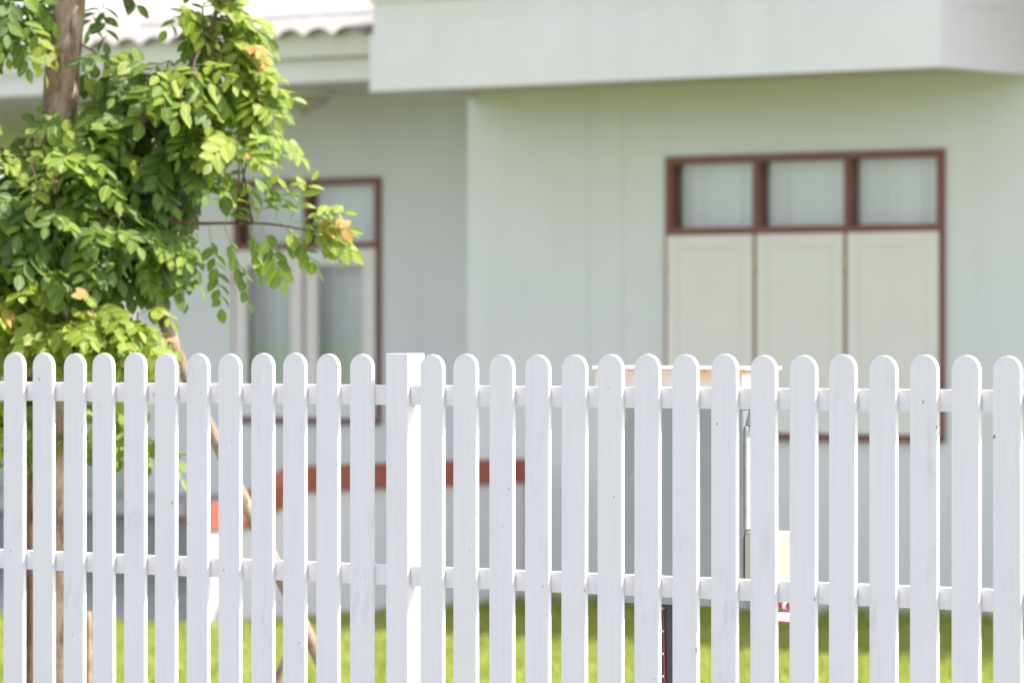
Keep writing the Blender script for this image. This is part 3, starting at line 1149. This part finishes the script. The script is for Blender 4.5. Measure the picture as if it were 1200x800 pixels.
for (cx, cy, dz, rx, ry, rz, cnt, young) in clusters:
    for _ in range(int(cnt * 1.3 + .5)):
        while True:
            a, b, c = rng.uniform(-1, 1), rng.uniform(-1, 1), rng.uniform(-1, 1)
            if a * a + b * b + c * c < 1: break
        tip = tp(cx + a * rx, cy + b * ry, dz + c * rz)
        dist = np.linalg.norm(limb_np - np.array(tip[:]), axis=1)
        srt = np.argsort(dist)
        base = limb_pts[int(srt[min(len(srt) - 1, rng.randint(0, 6))])]
        mid = base.lerp(tip, 0.55) + Vector((rng.gauss(0, .02), rng.gauss(0, .02), 0.035 + rng.gauss(0, .02)))
        P = smooth([base, mid, tip], 9)
        twigs.tube(P, [0.0042 - 0.00035 * i for i in range(9)], 5, mi=0)
        ax = (P[-1] - P[-3]).normalized()
        nl = rng.randint(4, 5)
        for j in range(nl):
            t = 0.45 + 0.55 * j / (nl - 1)
            o = P[min(8, int(round(t * 8)))]
            an = j * 2.4 + rng.uniform(0, .8)
            s1 = ax.orthogonal().normalized()
            s2 = ax.cross(s1)
            d = ax * 0.5 + s1 * math.cos(an) + s2 * math.sin(an) + Vector((0, 0, .1))
            yy = young + 0.28 * (t - 0.8) - 0.25 * c * 0.3 + (0.10 if (d.dot(SUN) > .5) else 0) + rng.gauss(0, .10)  # sprays pointing sunward are coloured lighter as well as young ones
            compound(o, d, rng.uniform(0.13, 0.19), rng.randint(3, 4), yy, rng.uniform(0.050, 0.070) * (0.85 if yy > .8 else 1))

# the long sprig that hangs out over the porch window
R = Vector((C, S, 0))
for (px_, py_, dx, dz_, ln, npr, yo) in [
        (196, 262, .05, -1, .22, 5, .35), (222, 262, .0, -1, .20, 4, .40), (244, 262, .12, -1, .27, 6, .40), (262, 262, .22, -1, .25, 5, .42),
        (262, 262, .25, .9, .10, 3, .45), (290, 262, .15, -1, .16, 4, .45), (300, 262, .35, .8, .13, 3, .5), (305, 262, .6, -.8, .2, 5, .5),
        (322, 258, .3, 1, .14, 3, .55), (326, 258, .7, -.6, .19, 5, .5), (340, 257, .5, .9, .14, 3, .62), (344, 258, .9, -.5, .18, 4, .62),
        (350, 260, .9, .35, .15, 4, .80), (356, 263, 1, .0, .14, 4, .95), (362, 268, 1, -.35, .15, 4, .80), (366, 270, .9, .25, .12, 3, 1.1)]:
    compound(tp(px_, py_, -.25 - .0004 * (px_ - 200)), R * dx + Vector((rng.gauss(0, .12), rng.gauss(0, .12), dz_)), ln, npr, yo, rng.uniform(.052, .064), droop=.35)

# bright drooping tips at the right edge of the crown
for (px_, py_, yo) in [(288, 118, .7), (300, 100, .8), (270, 80, .9), (292, 150, .55), (262, 18, .9), (285, 55, 1.0), (225, 20, .7), (312, 128, .65), (300, 70, 1.05)]:
    base = limb_pts[22 - 3 - 6]
    o = tp(px_ - 26, py_ - 10, -.2)
    P = smooth([base, base.lerp(o, .6) + Vector((0, 0, .03)), o], 8)
    twigs.tube(P, [0.0035 - 0.0003 * i for i in range(8)], 5, mi=0)
    for q in range(3):
        R = Vector((C, S, 0))
        d = R * rng.uniform(.6, 1) + Vector((rng.gauss(0, .3), rng.gauss(0, .3), rng.uniform(-.3, .5)))
        compound(o, d, rng.uniform(.12, .17), 4, yo, .06)
twigs.build('twigs', [M['twig'], M['leaf_mid']], tree)['kind'] = 'stuff'


def frame_of(l):
    o, d, n, L, w, mi = l
    y = n.cross(d).normalized()
    return Matrix(((d.x * L, y.x * L * w, n.x * L, o.x), (d.y * L, y.y * L * w, n.y * L, o.y),
                   (d.z * L, y.z * L * w, n.z * L, o.z), (0, 0, 0, 1)))


# the 300 leaves that show largest become parts of their own, the rest one mass
best = {}
for i, l in enumerate(leaves):
    c = l[0] + l[1] * (l[3] * .5)
    x, y, z = project(c)
    if not (0 <= x < 1200 and 0 <= y < 412):
        continue
    facing = abs(l[2].dot((CAMV - c).normalized()))
    for dx in (-7, 7):
        for dy in (-7, 7):
            key = (int((x + dx) // 11), int((y + dy) // 11))
            if key not in best or z < best[key][0]:
                best[key] = (z, i, l[3] * (0.3 + facing) / z)
score = {}
for z, i, s_ in best.values():
    score[i] = score.get(i, 0) + s_
own = set(sorted(score, key=lambda i: -score[i])[:300])

LM = ['leaf', 'leaf_mid', 'leaf_young', 'leaf_bronze']


def leaf_template(mi):
    me = bpy.data.meshes.new('leaf')
    me.from_pydata([tuple(p) for p in T_v], [], T_f)
    uvl = me.uv_layers.new(name='UVMap')
    for lp in me.loops:
        uvl.data[lp.index].uv = T_uv[lp.vertex_index]
    me.materials.append(M[LM[mi]])
    me.polygons.foreach_set('use_smooth', [True] * len(T_f))
    return me


tmpl = [leaf_template(i) for i in range(4)]
tl = Vector((tbase.x, tbase.y, 0))
for i in sorted(own):
    mt = frame_of(leaves[i])
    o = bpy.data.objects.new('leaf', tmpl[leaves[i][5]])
    col.objects.link(o)
    o.parent = tree
    o.matrix_basis = Matrix.Translation(-tl) @ mt
rest = [i for i in range(len(leaves)) if i not in own]
V = np.concatenate([(np.array(frame_of(leaves[i]))[:3, :3] @ T_v.T).T + np.array(leaves[i][0][:]) for i in rest])
nT = len(T_v)
fcs = []
for k in range(len(rest)):
    fcs += [tuple(j + k * nT for j in f_) for f_ in T_f]
me = bpy.data.meshes.new('crown')
me.from_pydata(V.tolist(), [], fcs)
uvl = me.uv_layers.new(name='UVMap')
lv = np.empty(len(me.loops), np.int32)
me.loops.foreach_get('vertex_index', lv)
uvl.data.foreach_set('uv', T_uv[lv % nT].reshape(-1).astype(np.float32))
for n_ in LM:
    me.materials.append(M[n_])
me.polygons.foreach_set('material_index', np.repeat([leaves[i][5] for i in rest], len(T_f)).astype(np.int32))
me.polygons.foreach_set('use_smooth', [True] * len(fcs))
me.update()
crown = link('crown', me, tree)
crown['kind'] = 'stuff'


# ------------------------------------------------------------------ prop poles by the tree
def pole(name, pts, r, label, group=None, seed=0):
    rr = random.Random(seed)
    P = smooth(pts, 26)
    lp = [rr.uniform(.88, 1.12) for _ in range(26)]
    o = MB().tube(P, [r * (1.08 - .2 * i / 25) * lp[i] for i in range(26)], 12, warp=lambda i, a: 1 + .06 * math.sin(2 * a + i * .7)).build(name, M['pole'])
    return tag(o, label, 'pole', group)


pole('prop_pole', [tp(452, 950, -.15), tp(365, 752, -.15), tp(288, 590, -.12), tp(246, 500, -.1), tp(205, 408, -.08), tp(168, 310, -.04), tp(112, 185, .03)],
     0.0205, 'long crooked wooden pole leaning up against the tree', 'poles propping the tree', 1)
pole('prop_pole', [tp(262, 948, -.05), tp(300, 850, -.08), tp(328, 788, -.1), tp(347, 742, -.11)],
     0.014, 'short wooden pole crossing the foot of the long leaning pole', 'poles propping the tree', 2)
pole('garden_stake', [tp(105, 950, -.2), tp(104, 820, -.2), tp(104, 716, -.2)], 0.010, 'thin dry garden stake standing low beside the tree trunk', None, 3)
